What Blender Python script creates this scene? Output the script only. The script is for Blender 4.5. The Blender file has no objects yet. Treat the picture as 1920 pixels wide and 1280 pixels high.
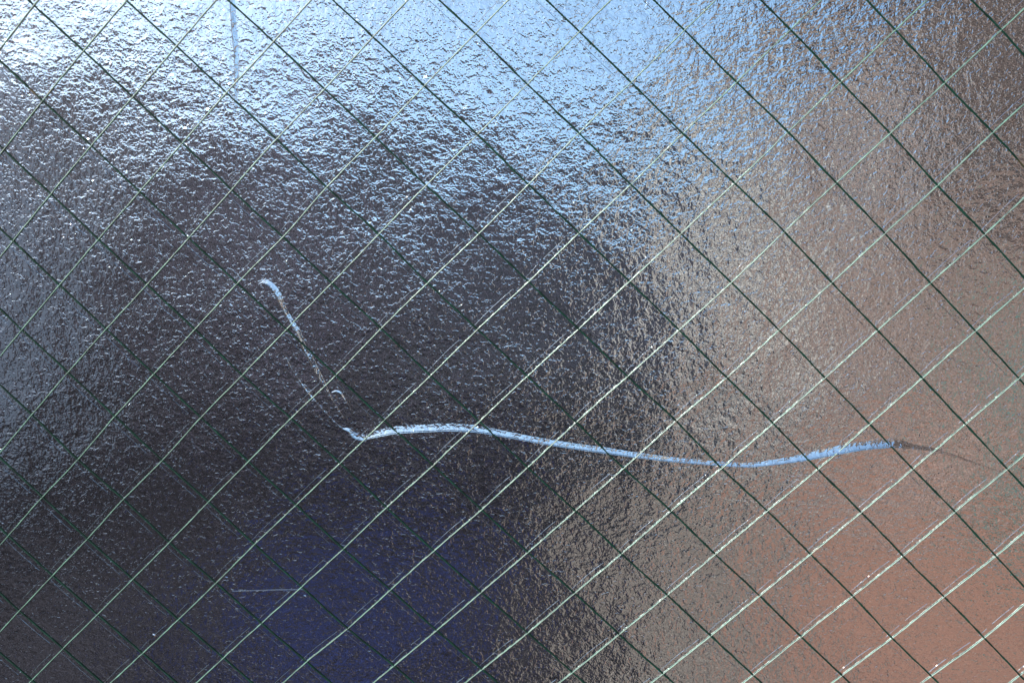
import bpy, math, random
import numpy as np
from mathutils import Matrix, Vector
random.seed(7)
rng = np.random.default_rng(11)
C = bpy.context.scene.collection
sc = bpy.context.scene
D2 = math.radians

# ------------------------------------------------------------------ placement of the pane
TILT = D2(18)                      # the pane leans back from vertical
EX = Vector((1, 0, 0))
EY = Vector((0, math.sin(TILT), math.cos(TILT)))
EN = Vector((0, -math.cos(TILT), math.sin(TILT)))
PZ = 1.30                          # height of the pane's middle above the ground
PANE = Matrix((( EX.x, EY.x, EN.x, 0), (EX.y, EY.y, EN.y, 0), (EX.z, EY.z, EN.z, PZ), (0, 0, 0, 1)))
PR = PANE.to_3x3()

# ------------------------------------------------------------------ camera
cd = bpy.data.cameras.new('camera')
cam = bpy.data.objects.new('camera', cd); C.objects.link(cam)
right = PR @ Vector((0.99591772, 0.0, -0.0902657))
up = PR @ Vector((-0.02208778, 0.96959951, -0.24369841))
back = PR @ Vector((0.08752158, 0.24469733, 0.96564134))
cp = PANE @ Vector((0.03048988, 0.08524519, 0.33640039))
cam.matrix_world = Matrix(((right.x, up.x, back.x, cp.x), (right.y, up.y, back.y, cp.y), (right.z, up.z, back.z, cp.z), (0, 0, 0, 1)))
cd.lens = 37.5; cd.sensor_width = 36; cd.clip_start = 0.005; cd.clip_end = 3000
sc.camera = cam

# ------------------------------------------------------------------ sky, sun, exposure
SUN_AZ, SUN_EL = D2(-36), D2(31)
sun_dir = Vector((math.sin(SUN_AZ) * math.cos(SUN_EL), -math.cos(SUN_AZ) * math.cos(SUN_EL), math.sin(SUN_EL)))
w = bpy.data.worlds.new('World'); sc.world = w; w.use_nodes = True
nt = w.node_tree
sky = nt.nodes.new('ShaderNodeTexSky'); sky.sky_type = 'NISHITA'; sky.sun_disc = False
sky.sun_elevation = SUN_EL; sky.sun_rotation = math.atan2(sun_dir.x, sun_dir.y)
sky.air_density = 1.0; sky.dust_density = 0.25; sky.ozone_density = 1.6
nt.links.new(sky.outputs[0], nt.nodes['Background'].inputs[0])
nt.nodes['Background'].inputs[1].default_value = 0.092
sl = bpy.data.lights.new('sun', 'SUN'); sl.energy = 4.5; sl.angle = D2(0.5); sl.color = (1, 0.95, 0.87)
so = bpy.data.objects.new('sun', sl); C.objects.link(so)
so.rotation_euler = sun_dir.to_track_quat('Z', 'Y').to_euler()
so.location = (-10, -20, 30)
vs = sc.view_settings; vs.view_transform = 'Standard'; vs.look = 'None'; vs.gamma = 1; vs.use_curve_mapping = False
vs.exposure = 1.0

# ------------------------------------------------------------------ helpers
def tag(o, label=None, cat=None, kind=None):
    if label: o['label'] = label
    if cat: o['category'] = cat
    if kind: o['kind'] = kind
    return o

def mat(name, col=(0.5, 0.5, 0.5), rough=0.6, metal=0.0, spec=0.5, noise=None, cells=None):
    m = bpy.data.materials.new(name); m.use_nodes = True
    b = m.node_tree.nodes['Principled BSDF']
    b.inputs['Base Color'].default_value = (*col, 1); b.inputs['Roughness'].default_value = rough
    b.inputs['Metallic'].default_value = metal; b.inputs['Specular IOR Level'].default_value = spec
    if noise:
        n, l = m.node_tree.nodes, m.node_tree.links
        t = n.new('ShaderNodeTexNoise'); t.inputs['Scale'].default_value = noise[0]; t.inputs['Detail'].default_value = 6
        tc = n.new('ShaderNodeTexCoord'); l.new(tc.outputs['Object'], t.inputs['Vector'])
        r = n.new('ShaderNodeValToRGB')
        r.color_ramp.elements[0].position = 0.3; r.color_ramp.elements[1].position = 0.7
        k = noise[1]
        r.color_ramp.elements[0].color = (*[c * (1 - k) for c in col], 1)
        r.color_ramp.elements[1].color = (*[min(1, c * (1 + k)) for c in col], 1)
        l.new(t.outputs['Fac'], r.inputs[0]); l.new(r.outputs[0], b.inputs['Base Color'])
    if cells:      # stones or slabs of differing tone
        n, l = m.node_tree.nodes, m.node_tree.links
        v = n.new('ShaderNodeTexVoronoi'); v.inputs['Scale'].default_value = cells[0]
        tc = n.new('ShaderNodeTexCoord'); l.new(tc.outputs['Object'], v.inputs['Vector'])
        sp = n.new('ShaderNodeSeparateColor'); l.new(v.outputs['Color'], sp.inputs[0])
        r = n.new('ShaderNodeValToRGB'); r.color_ramp.interpolation = 'LINEAR'
        e = r.color_ramp.elements; e[0].position = 0.0; e[1].position = 1.0
        e[0].color = (*[c * cells[1] for c in col], 1); e[1].color = (*[min(1, c * cells[2]) for c in col], 1)
        x = e.new(cells[3]); x.color = (*col, 1)
        l.new(sp.outputs[0], r.inputs[0]); l.new(r.outputs[0], b.inputs['Base Color'])
    return m

def mesh_np(name, V, F, m, parent=None, smooth=False):
    V = np.asarray(V, dtype=np.float32); F = np.asarray(F, dtype=np.int32)
    me = bpy.data.meshes.new(name)
    me.vertices.add(len(V)); me.vertices.foreach_set('co', V.ravel())
    k = F.shape[1]
    me.loops.add(F.size); me.loops.foreach_set('vertex_index', F.ravel())
    me.polygons.add(len(F)); me.polygons.foreach_set('loop_start', np.arange(0, F.size, k, dtype=np.int32))
    me.polygons.foreach_set('loop_total', np.full(len(F), k, dtype=np.int32))
    me.polygons.foreach_set('use_smooth', np.full(len(F), smooth))
    me.update(calc_edges=True); me.validate()
    me.materials.append(m)
    o = bpy.data.objects.new(name, me); C.objects.link(o)
    if parent: o.parent = parent
    return o

BOXF = [(0, 3, 2, 1), (4, 5, 6, 7), (0, 1, 5, 4), (1, 2, 6, 5), (2, 3, 7, 6), (3, 0, 4, 7)]
def boxes(name, L, m, parent=None):
    V, F = [], []
    for (x0, x1, y0, y1, z0, z1) in L:
        i = len(V)
        V += [(x0, y0, z0), (x1, y0, z0), (x1, y1, z0), (x0, y1, z0), (x0, y0, z1), (x1, y0, z1), (x1, y1, z1), (x0, y1, z1)]
        F += [tuple(i + q for q in f) for f in BOXF]
    return mesh_np(name, V, F, m, parent)

def empty(name, loc=(0, 0, 0), rz=0):
    o = bpy.data.objects.new(name, None); C.objects.link(o); o.location = loc; o.rotation_euler = (0, 0, rz)
    return o

GLOSS = 0.018
HAZY = 0.12
H_MID, H_BIG, H_WAVE, H_FINE, H_EDGE = 0.135, 0.15, 0.30, 0.036, 0.0095
H_DOT = 0.024
# ------------------------------------------------------------------ materials of the pane
def glass_material():
    """hammered dark glass with a strongly mirroring face; the relief is fine cast texture"""
    m = bpy.data.materials.new('hammered_glass'); m.use_nodes = True
    n, l = m.node_tree.nodes, m.node_tree.links
    for x in list(n): n.remove(x)
    out = n.new('ShaderNodeOutputMaterial'); mix = n.new('ShaderNodeMixShader')
    dif = n.new('ShaderNodeBsdfDiffuse'); dif.inputs[0].default_value = (0.010, 0.012, 0.016, 1)
    glo = n.new('ShaderNodeBsdfAnisotropic'); glo.inputs['Color'].default_value = (0.79, 0.90, 0.91, 1)
    glo.inputs['Roughness'].default_value = GLOSS
    mix.inputs[0].default_value = 0.9
    haz = n.new('ShaderNodeBsdfAnisotropic'); haz.inputs['Color'].default_value = (0.95, 0.88, 0.95, 1); haz.inputs['Roughness'].default_value = 0.42
    mix2 = n.new('ShaderNodeMixShader'); mix2.inputs[0].default_value = HAZY
    l.new(dif.outputs[0], mix2.inputs[1]); l.new(haz.outputs[0], mix2.inputs[2])
    l.new(mix2.outputs[0], mix.inputs[1]); l.new(glo.outputs[0], mix.inputs[2]); l.new(mix.outputs[0], out.inputs[0])
    tc = n.new('ShaderNodeTexCoord')
    def noise(scale, detail, rough, dist=0.0, stretch=None):
        t = n.new('ShaderNodeTexNoise'); t.inputs['Scale'].default_value = scale; t.inputs['Detail'].default_value = detail
        t.inputs['Roughness'].default_value = rough; t.inputs['Distortion'].default_value = dist
        if stretch:
            mp = n.new('ShaderNodeMapping'); mp.inputs['Scale'].default_value = stretch[0]
            mp.inputs['Rotation'].default_value = (0, 0, D2(stretch[1]))
            l.new(tc.outputs['Object'], mp.inputs[0]); l.new(mp.outputs[0], t.inputs['Vector'])
        else:
            l.new(tc.outputs['Object'], t.inputs['Vector'])
        return t.outputs['Fac']
    def mul(a, k):
        x = n.new('ShaderNodeMath'); x.operation = 'MULTIPLY'; l.new(a, x.inputs[0])
        if isinstance(k, float): x.inputs[1].default_value = k
        else: l.new(k, x.inputs[1])
        return x.outputs[0]
    def add(a, b):
        x = n.new('ShaderNodeMath'); x.operation = 'ADD'; l.new(a, x.inputs[0]); l.new(b, x.inputs[1]); return x.outputs[0]
    # heights in millimetres
    h = mul(noise(360, 2.5, 0.55, 0.4), H_MID)
    h = add(h, mul(noise(130, 2, 0.5), H_BIG))
    h = add(h, mul(noise(28, 1, 0.5), H_WAVE))
    h = add(h, mul(noise(1100, 1, 0.5), H_FINE))
    def step(scale, lo, hi, seed):
        t = n.new('ShaderNodeTexNoise'); t.inputs['Scale'].default_value = scale; t.inputs['Detail'].default_value = 1.5
        t.inputs['Distortion'].default_value = 0.3
        mp = n.new('ShaderNodeMapping'); mp.inputs['Location'].default_value = seed
        l.new(tc.outputs['Object'], mp.inputs[0]); l.new(mp.outputs[0], t.inputs['Vector'])
        r = n.new('ShaderNodeMapRange'); r.interpolation_type = 'SMOOTHSTEP'
        r.inputs['From Min'].default_value = lo; r.inputs['From Max'].default_value = hi
        l.new(t.outputs['Fac'], r.inputs['Value']); return r.outputs['Result']
    # sharp-edged pits and ridges of the cast relief
    e = add(mul(step(380, 0.40, 0.48, (3.1, 1.7, 0)), H_EDGE), mul(step(440, 0.53, 0.61, (9.3, 4.2, 0)), H_EDGE))
    e = add(e, mul(step(760, 0.46, 0.54, (5.7, 8.8, 0)), H_EDGE * 0.6))
    e = add(e, mul(step(560, 0.60, 0.665, (1.3, 6.2, 0)), H_DOT))       # small pimples
    e = add(e, mul(step(640, 0.335, 0.40, (7.9, 2.6, 0)), H_DOT))       # small pits
    h = add(h, e)
    md = n.new('ShaderNodeMapRange'); md.inputs['From Min'].default_value = 0.3; md.inputs['From Max'].default_value = 0.7
    md.inputs['To Min'].default_value = 0.7; md.inputs['To Max'].default_value = 1.3
    l.new(noise(26, 2, 0.5), md.inputs['Value'])
    h = mul(h, md.outputs['Result'])
    bp = n.new('ShaderNodeBump'); bp.inputs['Strength'].default_value = 1; bp.inputs['Distance'].default_value = 0.001
    l.new(h, bp.inputs['Height'])
    l.new(bp.outputs[0], glo.inputs['Normal']); l.new(bp.outputs[0], dif.inputs['Normal']); l.new(bp.outputs[0], haz.inputs['Normal'])
    return m


M_GLASS = glass_material()

def wire_material(name, col, rough, spec):
    m = mat(name, col, rough, 0.0, spec)
    n, l = m.node_tree.nodes, m.node_tree.links
    b = n['Principled BSDF']
    tc = n.new('ShaderNodeTexCoord')
    t = n.new('ShaderNodeTexNoise'); t.inputs['Scale'].default_value = 220; t.inputs['Detail'].default_value = 3
    l.new(tc.outputs['Object'], t.inputs['Vector'])
    r = n.new('ShaderNodeValToRGB'); r.color_ramp.elements[0].position = 0.25; r.color_ramp.elements[1].position = 0.72
    r.color_ramp.elements[0].color = (*[c * 0.4 for c in col], 1); r.color_ramp.elements[1].color = (*[min(1, c * 1.7) for c in col], 1)
    l.new(t.outputs['Fac'], r.inputs[0]); l.new(r.outputs[0], b.inputs['Base Color'])
    b.inputs['IOR'].default_value = 1.5 if spec < 0.5 else 1.8
    # a few specks of rust
    t2 = n.new('ShaderNodeTexNoise'); t2.inputs['Scale'].default_value = 55; t2.inputs['Detail'].default_value = 2
    l.new(tc.outputs['Object'], t2.inputs['Vector'])
    r2 = n.new('ShaderNodeValToRGB'); r2.color_ramp.elements[0].position = 0.72; r2.color_ramp.elements[1].position = 0.80
    l.new(t2.outputs['Fac'], r2.inputs[0])
    mx = n.new('ShaderNodeMix'); mx.data_type = 'RGBA'
    l.new(r2.outputs[0], mx.inputs['Factor']); l.new(r.outputs[0], mx.inputs['A']); mx.inputs['B'].default_value = (0.16, 0.075, 0.03, 1)
    l.new(mx.outputs['Result'], b.inputs['Base Color'])
    return m
M_WIRE_SHADE = wire_material('green_wire_shade', (0.0025, 0.018, 0.0125), 0.5, 0.15)  # falling wires: same wire, with shade put into a darker, duller colour
M_WIRE_LIT = wire_material('green_wire_lit', (0.045, 0.108, 0.082), 0.38, 0.6)  # rising wires: same wire, with sunlight put into a paler, glossier colour

# ------------------------------------------------------------------ the pane
pane = empty('wired_glass_pane'); pane.matrix_world = PANE
tag(pane, 'cracked sheet of dark hammered wired glass with a diamond wire mesh, mirroring sky and buildings', 'glass pane')
X0, X1, Y0, Y1, TH = -0.225, 0.210, -0.168, 0.140, 0.006
def slab():
    nx, ny = 40, 30
    xs, ys = np.linspace(X0, X1, nx + 1), np.linspace(Y0, Y1, ny + 1)
    V, F = [], []
    for j in range(ny + 1):
        for i in range(nx + 1): V.append((xs[i], ys[j], 0))
    for j in range(ny):
        for i in range(nx):
            a = j * (nx + 1) + i; F.append((a, a + 1, a + nx + 2, a + nx + 1))
    b = len(V)
    V += [(X0, Y0, 0), (X1, Y0, 0), (X1, Y1, 0), (X0, Y1, 0), (X0, Y0, -TH), (X1, Y0, -TH), (X1, Y1, -TH), (X0, Y1, -TH)]
    F += [(b + 4, b + 7, b + 6, b + 5)] + [(b + p, b + 4 + p, b + 4 + (p + 1) % 4, b + (p + 1) % 4) for p in range(4)]
    return mesh_np('glass_sheet', V, F, M_GLASS, pane)
slab()

# wire crossings of the mesh (column, row, x mm, y mm), as the welded mesh lies in the sheet
CROSS = '0,0,-151.3,105.7 1,-1,-151.5,76.2 1,0,-136.3,91.7 1,1,-120.8,106.8 2,-3,-166.8,30.7 2,-2,-152.0,46.4 2,-1,-136.5,62.1 2,0,-121.3,77.4 2,1,-105.8,93.1 3,-4,-167.3,0.3 3,-3,-152.3,16.1 3,-2,-137.2,31.7 3,-1,-121.7,47.5 3,0,-106.1,63.1 3,1,-90.7,78.8 3,2,-74.3,94.3 4,-5,-167.2,-29.8 4,-4,-152.6,-14.2 4,-3,-137.4,1.2 4,-2,-121.9,16.6 4,-1,-106.3,32.4 4,0,-91.1,48.4 4,1,-75.4,64.7 4,2,-58.9,80.1 4,3,-42.9,95.8 5,-7,-181.6,-76.1 5,-6,-166.8,-60.4 5,-5,-152.3,-46.3 5,-4,-137.2,-29.5 5,-3,-122.1,-14.1 5,-2,-106.6,1.7 5,-1,-91.0,17.8 5,0,-74.7,33.1 5,1,-59.8,49.5 5,2,-43.2,65.4 5,3,-27.2,81.1 5,4,-11.1,96.8 6,-8,-181.1,-105.8 6,-7,-166.6,-90.9 6,-6,-151.8,-75.9 6,-5,-137.1,-60.0 6,-4,-121.6,-45.3 6,-3,-106.9,-29.0 6,-2,-91.5,-13.9 6,-1,-75.2,2.6 6,0,-59.3,18.3 6,1,-43.2,34.7 6,2,-27.5,50.4 6,3,-10.7,66.4 6,4,4.6,81.6 6,5,20.6,97.2 7,-8,-165.9,-120.0 7,-7,-151.0,-105.5 7,-6,-136.3,-90.7 7,-5,-121.8,-76.1 7,-4,-106.4,-59.8 7,-3,-91.2,-44.7 7,-2,-75.5,-28.4 7,-1,-59.1,-12.8 7,0,-43.4,3.7 7,1,-27.9,18.9 7,2,-10.5,35.2 7,3,5.2,51.0 7,4,20.7,67.1 7,5,36.3,82.2 7,6,51.9,97.4 8,-7,-135.2,-120.2 8,-6,-120.6,-106.1 8,-5,-105.6,-90.9 8,-4,-90.9,-75.4 8,-3,-75.3,-60.0 8,-2,-58.8,-43.9 8,-1,-43.2,-28.3 8,0,-27.2,-12.3 8,1,-11.6,3.8 8,2,5.4,20.0 8,3,21.2,35.9 8,4,37.2,51.0 8,5,52.6,66.7 8,6,68.1,82.2 8,7,83.1,97.5 9,-6,-104.9,-120.4 9,-5,-90.1,-106.0 9,-4,-74.6,-91.2 9,-3,-59.2,-76.1 9,-2,-43.5,-59.8 9,-1,-26.7,-43.8 9,0,-11.0,-27.7 9,1,4.9,-11.7 9,2,21.7,4.8 9,3,37.7,20.6 9,5,69.1,52.0 9,6,84.4,67.7 9,7,98.7,82.3 9,8,113.5,97.2 10,-5,-74.4,-120.2 10,-4,-58.8,-106.9 10,-3,-42.8,-90.8 10,-2,-27.2,-75.5 10,-1,-10.3,-59.5 10,0,5.3,-43.7 10,1,21.3,-27.0 10,2,38.0,-10.8 10,3,54.1,5.1 10,4,69.8,20.6 10,5,85.2,37.3 10,6,99.6,52.4 10,7,114.4,67.3 10,8,129.0,82.0 10,9,144.0,97.3 11,-4,-42.3,-120.3 11,-3,-26.8,-105.7 11,-2,-10.8,-90.3 11,-1,5.7,-74.4 11,0,21.5,-58.6 11,1,37.3,-42.9 11,2,54.4,-25.1 11,3,69.9,-10.6 11,4,85.5,5.8 11,5,100.8,21.1 11,6,115.6,36.9 11,7,129.8,51.6 11,8,144.4,68.0 12,-3,-10.7,-120.0 12,-2,5.8,-105.0 12,-1,21.9,-88.8 12,0,37.5,-73.7 12,1,53.5,-57.3 12,2,69.7,-41.5 12,3,85.4,-25.7 12,4,100.8,-9.8 12,5,115.9,6.4 12,6,130.5,21.7 12,7,145.3,37.0 13,-1,37.6,-103.8 13,0,53.5,-88.3 13,1,68.8,-72.4 13,2,85.4,-55.8 13,3,100.7,-41.0 13,4,116.0,-24.8 13,5,130.8,-9.1 13,6,145.5,6.8 14,0,68.7,-102.9 14,1,84.5,-86.9 14,2,100.4,-70.7 14,3,115.6,-55.3 14,4,130.7,-39.7 14,5,145.6,-23.9 14,6,160.4,-8.3 15,1,98.9,-101.7 15,2,115.3,-85.4 15,3,130.4,-70.4 15,4,145.5,-53.8 15,5,160.3,-38.6 16,1,113.4,-115.6 16,2,129.2,-100.8 16,3,145.0,-84.4 16,4,160.1,-69.2 17,3,159.9,-99.2'
CR = {}
for s in CROSS.split():
    a, b, x, y = s.split(','); CR[(int(a), int(b))] = (float(x), float(y))
COEF = np.array([[-26.924, -12.264], [161.099, 160.657], [1.239, 1.382], [-9.455, -10.023], [161.81, -154.088], [3.183, 0.154], [-9.14, 11.981], [1.587, -0.898], [-11.69, -12.991], [-9.235, 9.944]])
def poly(a, b):
    u, v = (a - 8) / 10, b / 10
    return np.array([u ** i * v ** j for i in range(4) for j in range(4 - i)]) @ COEF
# the fitted column basis: COEF rows run i, then j, at x and y
P0 = {}
for a in range(-6, 25):
    for b in range(-17, 18):
        p = poly(a, b)
        if (a, b) in CR: p = 0.4 * p + 0.6 * np.array(CR[(a, b)])
        else:                          # beyond the frame: carry on from the nearest crossing in view
            q = min(CR, key=lambda c: (c[0] - a) ** 2 + (c[1] - b) ** 2); dd = math.hypot(q[0] - a, q[1] - b)
            p = p + 0.6 * (np.array(CR[q]) - poly(*q)) * math.exp(-dd / 2.5)
        P0[(a, b)] = p

def spline(pts, per):
    """Catmull-Rom through the crossings"""
    pts = np.array(pts); n = len(pts); out = []
    for i in range(n - 1):
        p0, p1, p2, p3 = pts[max(i - 1, 0)], pts[i], pts[i + 1], pts[min(i + 2, n - 1)]
        t = np.linspace(0, 1, per, endpoint=False)[:, None]
        out.append(0.5 * ((2 * p1) + (p2 - p0) * t + (2 * p0 - 5 * p1 + 4 * p2 - p3) * t ** 2 + (-p0 + 3 * p1 - 3 * p2 + p3) * t ** 3))
    out.append(pts[-1:]); return np.concatenate(out)

def smooth_noise(n, step, amp):
    k = max(3, int(n / step) + 3)
    return np.interp(np.arange(n) / step, np.arange(k), rng.normal(0, amp, k))

def inside(p, mg=0.5):
    return (p[:, 0] > X0 * 1000 + mg) & (p[:, 0] < X1 * 1000 - mg) & (p[:, 1] > Y0 * 1000 + mg) & (p[:, 1] < Y1 * 1000 - mg)

def tube(name, path, ra, rb, pitch, z, m, sides=7, jit=0.0, amp=0.05):
    """path in mm; elliptical section turning along the way, like a twisted pair"""
    n = len(path)
    d = np.gradient(path, axis=0); L = np.linalg.norm(d, axis=1, keepdims=True); d /= L
    nrm = np.c_[-d[:, 1], d[:, 0]]
    path = path + nrm * (smooth_noise(n, 6, amp) + smooth_noise(n, 25, amp))[:, None]
    s = np.cumsum(L[:, 0]); tw = 2 * np.pi * s / pitch + smooth_noise(n, 8, 0.5)
    sc_ = 1 + smooth_noise(n, 3, jit)
    ang = np.linspace(0, 2 * np.pi, sides, endpoint=False)
    V = np.zeros((n, sides, 3))
    for k, a in enumerate(ang):
        r = sc_ * (ra * rb) / np.sqrt((rb * np.cos(a - tw)) ** 2 + (ra * np.sin(a - tw)) ** 2)
        V[:, k, 0] = path[:, 0] + nrm[:, 0] * r * np.cos(a); V[:, k, 1] = path[:, 1] + nrm[:, 1] * r * np.cos(a)
        V[:, k, 2] = z + r * np.sin(a)
    V = V.reshape(-1, 3) / 1000
    i = np.arange(n - 1)[:, None] * sides; k = np.arange(sides)[None, :]; k2 = (k + 1) % sides
    F = np.stack([i + k, i + k2, i + sides + k2, i + sides + k], -1).reshape(-1, 4)
    return V, F

def keep_run(p):
    ok = inside(p); idx = np.where(ok)[0]
    return p[idx[0]:idx[-1] + 1] if len(idx) > 12 else None

PER = 36
SH = np.array([-2.5, -0.35])        # mirrored ghost of the mesh, shifted beside each wire, built as ridges
def ghost_ridge(path, parent, off, bow):
    """thin glass ridges shaped to stand for the mirrored ghost of each wire, broken at the crossings"""
    n = len(path); V, F, c = [], [], 0
    d = np.gradient(path, axis=0); d /= np.linalg.norm(d, axis=1, keepdims=True); nrm = np.c_[-d[:, 1], d[:, 0]]
    i = 0
    while i < n - 4:
        L = min(PER, n - i)
        if L < 12: break
        a0 = i + int(PER * (0.02 + 0.1 * rng.random())); a1 = i + int(PER * (0.80 + 0.16 * rng.random()))
        cuts = [(a0, min(a1, n))]
        if rng.random() < 0.35:
            mm = int((a0 + a1) / 2 + rng.normal(0, 3)); cuts = [(a0, mm - 2), (mm + 1, min(a1, n))]
            if rng.random() < 0.4: cuts = cuts[:1] if rng.random() < 0.5 else cuts[1:]
        for (q0, q1) in cuts:
            if q1 - q0 < 5: continue
            t = (np.arange(q0, q1) - i) / PER
            o = SH[None, :] * (1 + 0.0 * t[:, None]) + nrm[q0:q1] * (bow * np.sin(np.pi * t))[:, None]
            seg = path[q0:q1] + o
            ok = inside(seg, 1)
            if not ok.all(): continue
            v, f = tube('', seg, 0.072, 0.072, 50, 0.02, None, 6, 0.22, 0.03)
            V.append(v); F.append(f + c); c += len(v)
        i += PER
    if V: RIDGES.append((np.concatenate(V), np.concatenate(F)))

RIDGES = []
for a in range(-6, 25):                       # wires that climb to the right
    p = keep_run(spline([P0[(a, b)] for b in range(-17, 18)], PER))
    if p is None: continue
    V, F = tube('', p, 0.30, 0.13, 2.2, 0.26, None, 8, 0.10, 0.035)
    mesh_np('wire', V, F, M_WIRE_LIT, pane, True)
    ghost_ridge(spline([P0[(a, b)] for b in range(-17, 18)], PER), pane, None, 0.45)
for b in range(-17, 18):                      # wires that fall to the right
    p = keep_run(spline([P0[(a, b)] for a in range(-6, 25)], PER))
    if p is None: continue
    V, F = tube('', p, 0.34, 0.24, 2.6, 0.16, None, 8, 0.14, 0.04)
    mesh_np('wire', V, F, M_WIRE_SHADE, pane, True)
    ghost_ridge(spline([P0[(a, b)] for a in range(-6, 25)], PER), pane, None, -0.25)

vv, ff, c = [], [], 0
for v, f in RIDGES: vv.append(v); ff.append(f + c); c += len(v)
mesh_np('ghost_ridge', np.concatenate(vv), np.concatenate(ff), M_GLASS, pane, True)['kind'] = 'stuff'

# cracks: raised lips, steep at the broken edge and fading into the sheet
CRACKS = [[(-49.7, -35.4, 1.04, 0.19), (-47.9, -34.8, 1.74, 0.2), (-43.4, -33.7, 2.26, 0.2), (-38.8, -32.8, 2.44, 0.19), (-28.8, -31.9, 2.44, 0.18), (-19.8, -31.4, 2.44, 0.17), (-10.8, -31.7, 2.26, 0.17), (-0.0, -33.3, 1.91, 0.17), (12.5, -35.3, 1.91, 0.17), (32.1, -37.7, 1.91, 0.18), (49.7, -39.5, 1.57, 0.2), (67.2, -40.6, 1.39, 0.22), (77.7, -40.8, 1.39, 0.23), (84.5, -40.0, 1.57, 0.24), (94.7, -38.2, 2.09, 0.25), (104.8, -35.8, 2.61, 0.26), (114.8, -33.5, 2.61, 0.27), (124.8, -32.4, 2.44, 0.27), (130.8, -32.8, 1.39, 0.24), (135.0, -33.2, 1.22, 0.2), (138.4, -33.8, 0.87, 0.13), (145.2, -35.8, 0.7, 0.12), (150.4, -37.4, 0.52, 0.1), (155.6, -39.1, 0.35, 0.1), (160.7, -40.4, 0.35, 0.1), (166.0, -43.3, 0.52, 0.1), (172.9, -45.8, 0.35, 0.1)], [(-84.0, 17.3, 0.17, 0.12), (-82.5, 17.9, 0.7, 0.15), (-81.1, 17.5, 1.39, 0.17), (-79.7, 16.3, 1.74, 0.19), (-78.1, 13.5, 1.91, 0.2), (-77.1, 11.0, 1.74, 0.22), (-75.8, 8.3, 1.39, 0.17), (-73.2, 3.4, 1.57, 0.19), (-71.9, 1.1, 1.57, 0.18), (-70.3, -3.4, 1.39, 0.15), (-68.3, -7.4, 1.57, 0.15), (-66.0, -12.6, 1.57, 0.15), (-64.1, -15.9, 1.22, 0.14), (-62.6, -18.4, 0.7, 0.12), (-60.4, -22.7, 0.52, 0.12), (-57.0, -28.2, 0.35, 0.1)], [(-76.1, -6.9, 0.17, 0.14), (-74.5, -10.5, 0.26, 0.14), (-72.6, -13.8, 0.26, 0.14), (-69.9, -18.3, 0.52, 0.16), (-68.2, -20.5, 0.52, 0.16), (-65.1, -24.1, 0.35, 0.12), (-61.6, -28.2, 0.35, 0.14), (-58.0, -31.5, 0.35, 0.14), (-55.9, -32.6, 1.22, 0.2), (-54.5, -34.4, 1.39, 0.25), (-52.3, -35.5, 1.22, 0.17), (-49.7, -35.8, 0.7, 0.17)], [(-60.8, -19.1, 0.17, 0.15), (-59.3, -18.7, 0.52, 0.16), (-57.9, -19.4, 0.7, 0.17), (-56.7, -21.3, 0.52, 0.17), (-55.5, -22.7, 0.17, 0.1), (-54.5, -25.0, 0.35, 0.12)], [(-87.3, 111.6, 1.39, 0.2), (-87.6, 106.9, 1.57, 0.2), (-87.6, 102.1, 1.57, 0.2), (-87.6, 97.4, 1.57, 0.2), (-87.3, 91.0, 1.39, 0.19), (-87.4, 86.1, 1.22, 0.18), (-87.8, 81.2, 1.04, 0.16), (-88.1, 76.8, 0.7, 0.12), (-88.1, 71.3, 0.17, 0.05)], [(-100.2, -94.0, 0.17, 0.12), (-93.3, -93.5, 0.21, 0.06), (-83.6, -92.8, 0.26, 0.06), (-75.8, -92.3, 0.26, 0.06), (-74.3, -92.0, 0.17, 0.06)]]
LIPS = [1, 1, 1, 1, 1, 1]
def crack(pts, side, label=None):
    pts = np.array(pts); n = len(pts)
    dd = np.r_[0, np.cumsum(np.hypot(*(np.diff(pts[:, :2], axis=0).T)))]
    u = np.arange(0, dd[-1], 0.25)
    k = (np.interp(u, dd, np.arange(n)))
    sp = spline(pts, 24); kk = np.clip((k * 24).astype(int), 0, len(sp) - 1)
    sp = np.stack([np.interp(k * 24, np.arange(len(sp)), sp[:, q]) for q in range(4)], 1)
    xy, wd, sl = sp[:, :2], np.clip(sp[:, 2], 0.1, None), sp[:, 3]
    m = len(xy)
    d = np.gradient(xy, axis=0); d /= np.linalg.norm(d, axis=1, keepdims=True)
    nr = np.c_[-d[:, 1], d[:, 0]] * side
    w0 = wd; wd = wd * (1 + smooth_noise(m, 3, 0.04))
    ts = np.array([0.0, 0.2, 0.4, 0.6, 0.8, 1.0, 1.15]); R = len(ts)
    V = np.zeros((m, R, 3))
    for r, t in enumerate(ts):
        V[:, r, :2] = xy + nr * (wd * t)[:, None]
        z = (sl * w0) * (1 - t) ** 1.35 + 0.02
        V[:, r, 2] = np.where(sl > 0, z, 0.02 + (-sl * w0) * t)
    low = V[:, :1].copy(); low[:, 0, 2] = -0.05
    V = np.concatenate([low, V[:, :1], V[:, 1:]], 1); R = V.shape[1]
    V[:, -1, 2] = -0.05
    V = V.reshape(-1, 3) / 1000
    i = np.arange(m - 1)[:, None] * R; q = np.array([0] + list(range(2, R - 1)))[None, :]
    F = np.stack([i + q, i + R + q, i + R + q + 1, i + q + 1], -1).reshape(-1, 4)
    if side < 0: F = F[:, ::-1]
    F = F[:, ::-1]
    o = mesh_np('crack', V, F, M_GLASS, pane, True)
    if label: o['label'] = label
    return o
NAMES = ['long curved crack mirroring blue sky', 'slanting mottled white crack', 'thin crack running into the bright corner chip', 'short curved sliver', 'upright blue crack at the upper edge', 'faint short level scratch']
for c, s, nm in zip(CRACKS, LIPS, NAMES): crack(c, s, nm)

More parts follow.
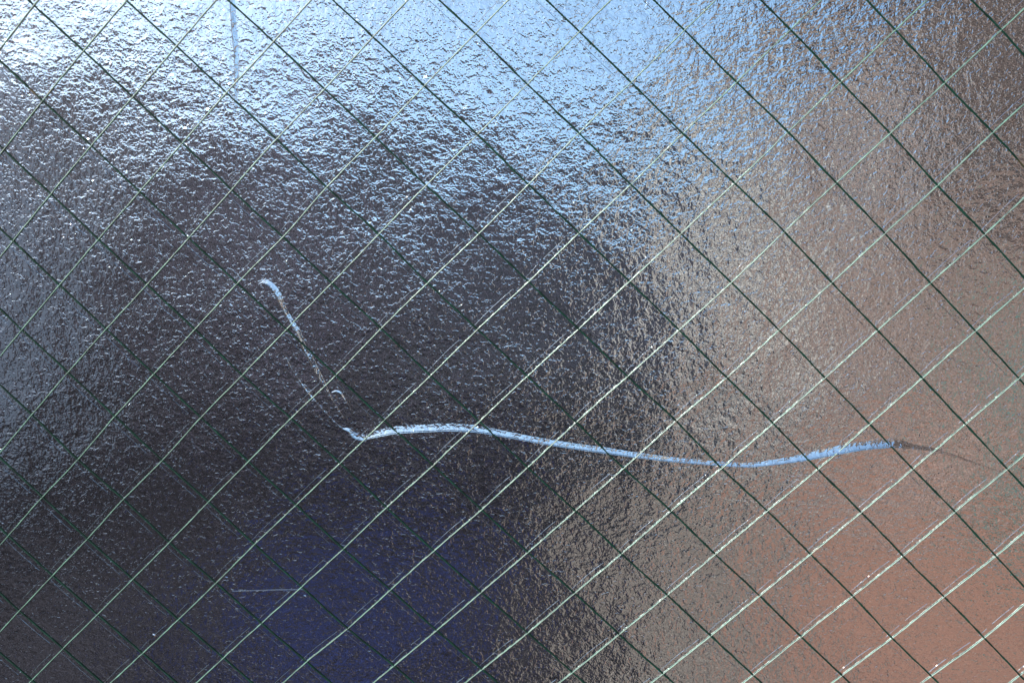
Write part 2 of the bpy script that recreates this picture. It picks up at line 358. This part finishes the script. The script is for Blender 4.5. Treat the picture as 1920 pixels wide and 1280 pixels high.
# small conchoidal chips in the face
def chip(x, y, r, sl):
    V, F = [(x, y, sl * r * 0.9)], []
    k = 11
    for ring, f in ((1, 0.5), (2, 1.0)):
        for i in range(k):
            a = 2 * math.pi * i / k; rr = r * f * (1 + rng.normal(0, 0.16)) * (1.35 if i % 4 == 0 else 1)
            V.append((x + rr * math.cos(a), y + rr * math.sin(a) * 0.7, (sl * r * 0.6 * rng.uniform(0.5, 1.2)) if ring == 1 else -0.02))
    for i in range(k):
        j = (i + 1) % k
        F += [(0, 1 + i, 1 + j, 1 + j), (1 + i, 1 + k + i, 1 + k + j, 1 + j)]
    V = np.array(V) / 1000
    me = bpy.data.meshes.new('chip'); me.from_pydata(V.tolist(), [], [tuple(dict.fromkeys(f)) for f in F]); me.update(); me.materials.append(M_GLASS)
    o = bpy.data.objects.new('chip', me); C.objects.link(o); o.parent = pane
for c in ((-130.5, -112.9, 0.8, 0.4), (-73.6, -94.6, 0.7, 0.5), (-86.6, -102.4, 0.4, 0.4), (-79.5, -95.5, 0.35, 0.5), (-52.6, -33.8, 1.0, 0.45), (-54.4, -33.0, 0.8, 0.5), (-50.6, -34.2, 0.9, 0.4), (-64.8, -23.9, 0.5, 0.4), (-102.0, -88.7, 0.5, 0.4), (120.6, -68.3, 0.3, 0.4), (60.2, 40.1, 0.3, 0.4)):
    chip(*c)

# ------------------------------------------------------------------ what the glass mirrors: the street in front of it
def sheet(name, pts, z, m):
    V = [(x, -y, z) for (x, y) in pts]; F = [tuple(range(len(V)))]
    me = bpy.data.meshes.new(name); me.from_pydata(V, [], F); me.update(); me.materials.append(m)
    o = bpy.data.objects.new(name, me); C.objects.link(o); o['kind'] = 'structure'; return o
M_ASPH = mat('asphalt', (0.012, 0.0105, 0.013), 1.0, spec=0.0, cells=(4.0, 0.1, 9, 0.72))
M_CONC = mat('concrete_paving', (0.21, 0.168, 0.148), 1.0, spec=0.0, cells=(2.6, 0.12, 1.7, 0.55))
M_RED = mat('red_paving', (0.245, 0.125, 0.095), 1.0, spec=0.0, cells=(4, 0.15, 1.6, 0.35))
M_NAVY = mat('navy_court', (0.009, 0.012, 0.038), 1.0, spec=0.0, cells=(4.5, 0.2, 7, 0.7))
g = sheet('ground', [(-1500, -1500), (1500, -1500), (1500, 1500), (-1500, 1500)], 0, M_ASPH)
sheet('pavement', [(0.1, 1.5), (0.45, 1.5), (2.3, 16), (1.0, 24), (-0.7, 23), (-0.2, 10), (0.1, 4)], 0.008, M_CONC)
sheet('path', [(0.45, 1.5), (6.5, 1.0), (6.0, 3.2), (2.7, 17), (2.3, 16)], 0.008, M_RED)
sheet('court', [(-1.9, 4.2), (-0.70, 4.3), (-0.9, 9.0), (-2.8, 10.5)], 0.008, M_NAVY)

def wall_building(name, p0, p1, depth, H, label, wm, extras):
    """front wall runs p0 -> p1 (x, distance) and faces the pane; local x along it, local y away from the pane"""
    ax, ay = p0[0], -p0[1]; bx, by = p1[0], -p1[1]
    L = math.hypot(bx - ax, by - ay); rz = math.atan2(by - ay, bx - ax)
    e = empty(name, (ax, ay, 0), rz); tag(e, label, 'building')
    extras(e, L); return e

M_DARK = mat('charcoal_cladding', (0.165, 0.112, 0.138), 0.6, cells=(0.7, 0.15, 3.6, 0.65))
M_TRIM = mat('dark_trim', (0.02, 0.02, 0.024), 0.5)
M_PANE = mat('window_pane', (0.02, 0.025, 0.035), 0.08)
M_TAUPE = mat('taupe_render', (0.60, 0.49, 0.435), 0.9, spec=0.2, cells=(1.3, 0.25, 1.6, 0.45))
M_BRICK = mat('redbrown_render', (0.28, 0.175, 0.145), 0.9, spec=0.2, cells=(2.6, 0.08, 2.3, 0.5))
M_PALE = mat('pale_render', (0.72, 0.70, 0.74), 0.85, noise=(1.5, 0.06))
M_TEAL = mat('teal_paint', (0.10, 0.19, 0.17), 0.5)
M_ROOF = mat('dark_roof', (0.075, 0.047, 0.042), 0.9, spec=0.1, cells=(2.5, 0.1, 5, 0.75))

def windows(e, xs, zs, w, h, yf, sgn, glass=M_PANE, fr=M_TRIM):
    for x in xs:
        for z in zs:
            f = boxes('window', [(x, x + w, min(yf, yf + sgn * 0.06), max(yf, yf + sgn * 0.06), z, z + 0.08), (x, x + w, min(yf, yf + sgn * 0.06), max(yf, yf + sgn * 0.06), z + h - 0.08, z + h),
                                 (x, x + 0.08, min(yf, yf + sgn * 0.06), max(yf, yf + sgn * 0.06), z + 0.08, z + h - 0.08), (x + w - 0.08, x + w, min(yf, yf + sgn * 0.06), max(yf, yf + sgn * 0.06), z + 0.08, z + h - 0.08)], fr, e)
            boxes('pane', [(x + 0.08, x + w - 0.08, min(yf + sgn * 0.01, yf + sgn * 0.03), max(yf + sgn * 0.01, yf + sgn * 0.03), z + 0.08, z + h - 0.08)], glass, f)

# local +y of each building points toward the pane when p0 is its left end as seen from the pane
def dark(e, L):
    boxes('wall', [(0, L, -7, 0, 0, 10.4)], M_DARK, e)
    boxes('roof', [(-0.2, L + 0.0, -7.2, 0.2, 10.403, 10.7)], M_TRIM, e)
    windows(e, np.arange(1.2, L - 2, 2.6), (1.2, 4.2, 7.2), 1.2, 1.6, 0.002, 1)
wall_building('dark_building', (-18, 25), (2.8, 40), 7, 10, 'charcoal clad building mirrored as the dark middle of the glass', M_DARK, dark)

def right_b(e, L):
    x1 = 6.0
    boxes('wall', [(0, x1, -6, 0, 0, 7.0)], M_TAUPE, e)
    boxes('wall', [(x1, L, -6, 0.003, 0, 7.0)], M_BRICK, e)
    boxes('roof', [(-0.1, L + 0.2, -6.2, 0.35, 7.003, 7.25)], M_ROOF, e)
    boxes('upper_wall', [(10.4, L, -6.1, 0.13, 7.25, 10.5)], M_ROOF, e)
    windows(e, (1.2, 3.6), (1.0, 3.9), 1.0, 1.5, 0.002, 1, fr=M_PALE)
    windows(e, (6.8, 9.4, 11.6, 13.6), (3.9,), 1.1, 1.4, 0.005, 1, fr=M_PALE)
    windows(e, (8.0,), (0.9,), 1.2, 1.3, 0.005, 1, fr=M_PALE)
    for x in (12.0,): boxes('door', [(x, x + 1.1, 0.006, 0.08, 0.0, 2.3)], M_TEAL, e)
    boxes('cladding', [(10.6, L, 0.006, 0.12, 3.4, 7.0)], M_ROOF, e)
    boxes('drainpipe', [(x1 - 0.06, x1 + 0.06, 0.006, 0.14, 0.0, 6.6)], M_TRIM, e)
wall_building('taupe_and_redbrown_building', (1.3, 22), (6.0, 3), 6, 6.6, 'taupe and red brown rendered building mirrored at the right of the glass', M_TAUPE, right_b)

def left_b(e, L):
    boxes('wall', [(0, L, -6, 0, 0, 6)], M_PALE, e)
    boxes('roof', [(-0.1, L + 0.1, -6.1, 0.15, 6.003, 6.2)], M_TRIM, e)
wall_building('pale_building', (-8.8, 4), (-11.5, 21), 6, 6, 'pale lavender rendered building mirrored at the left edge of the glass', M_PALE, left_b)
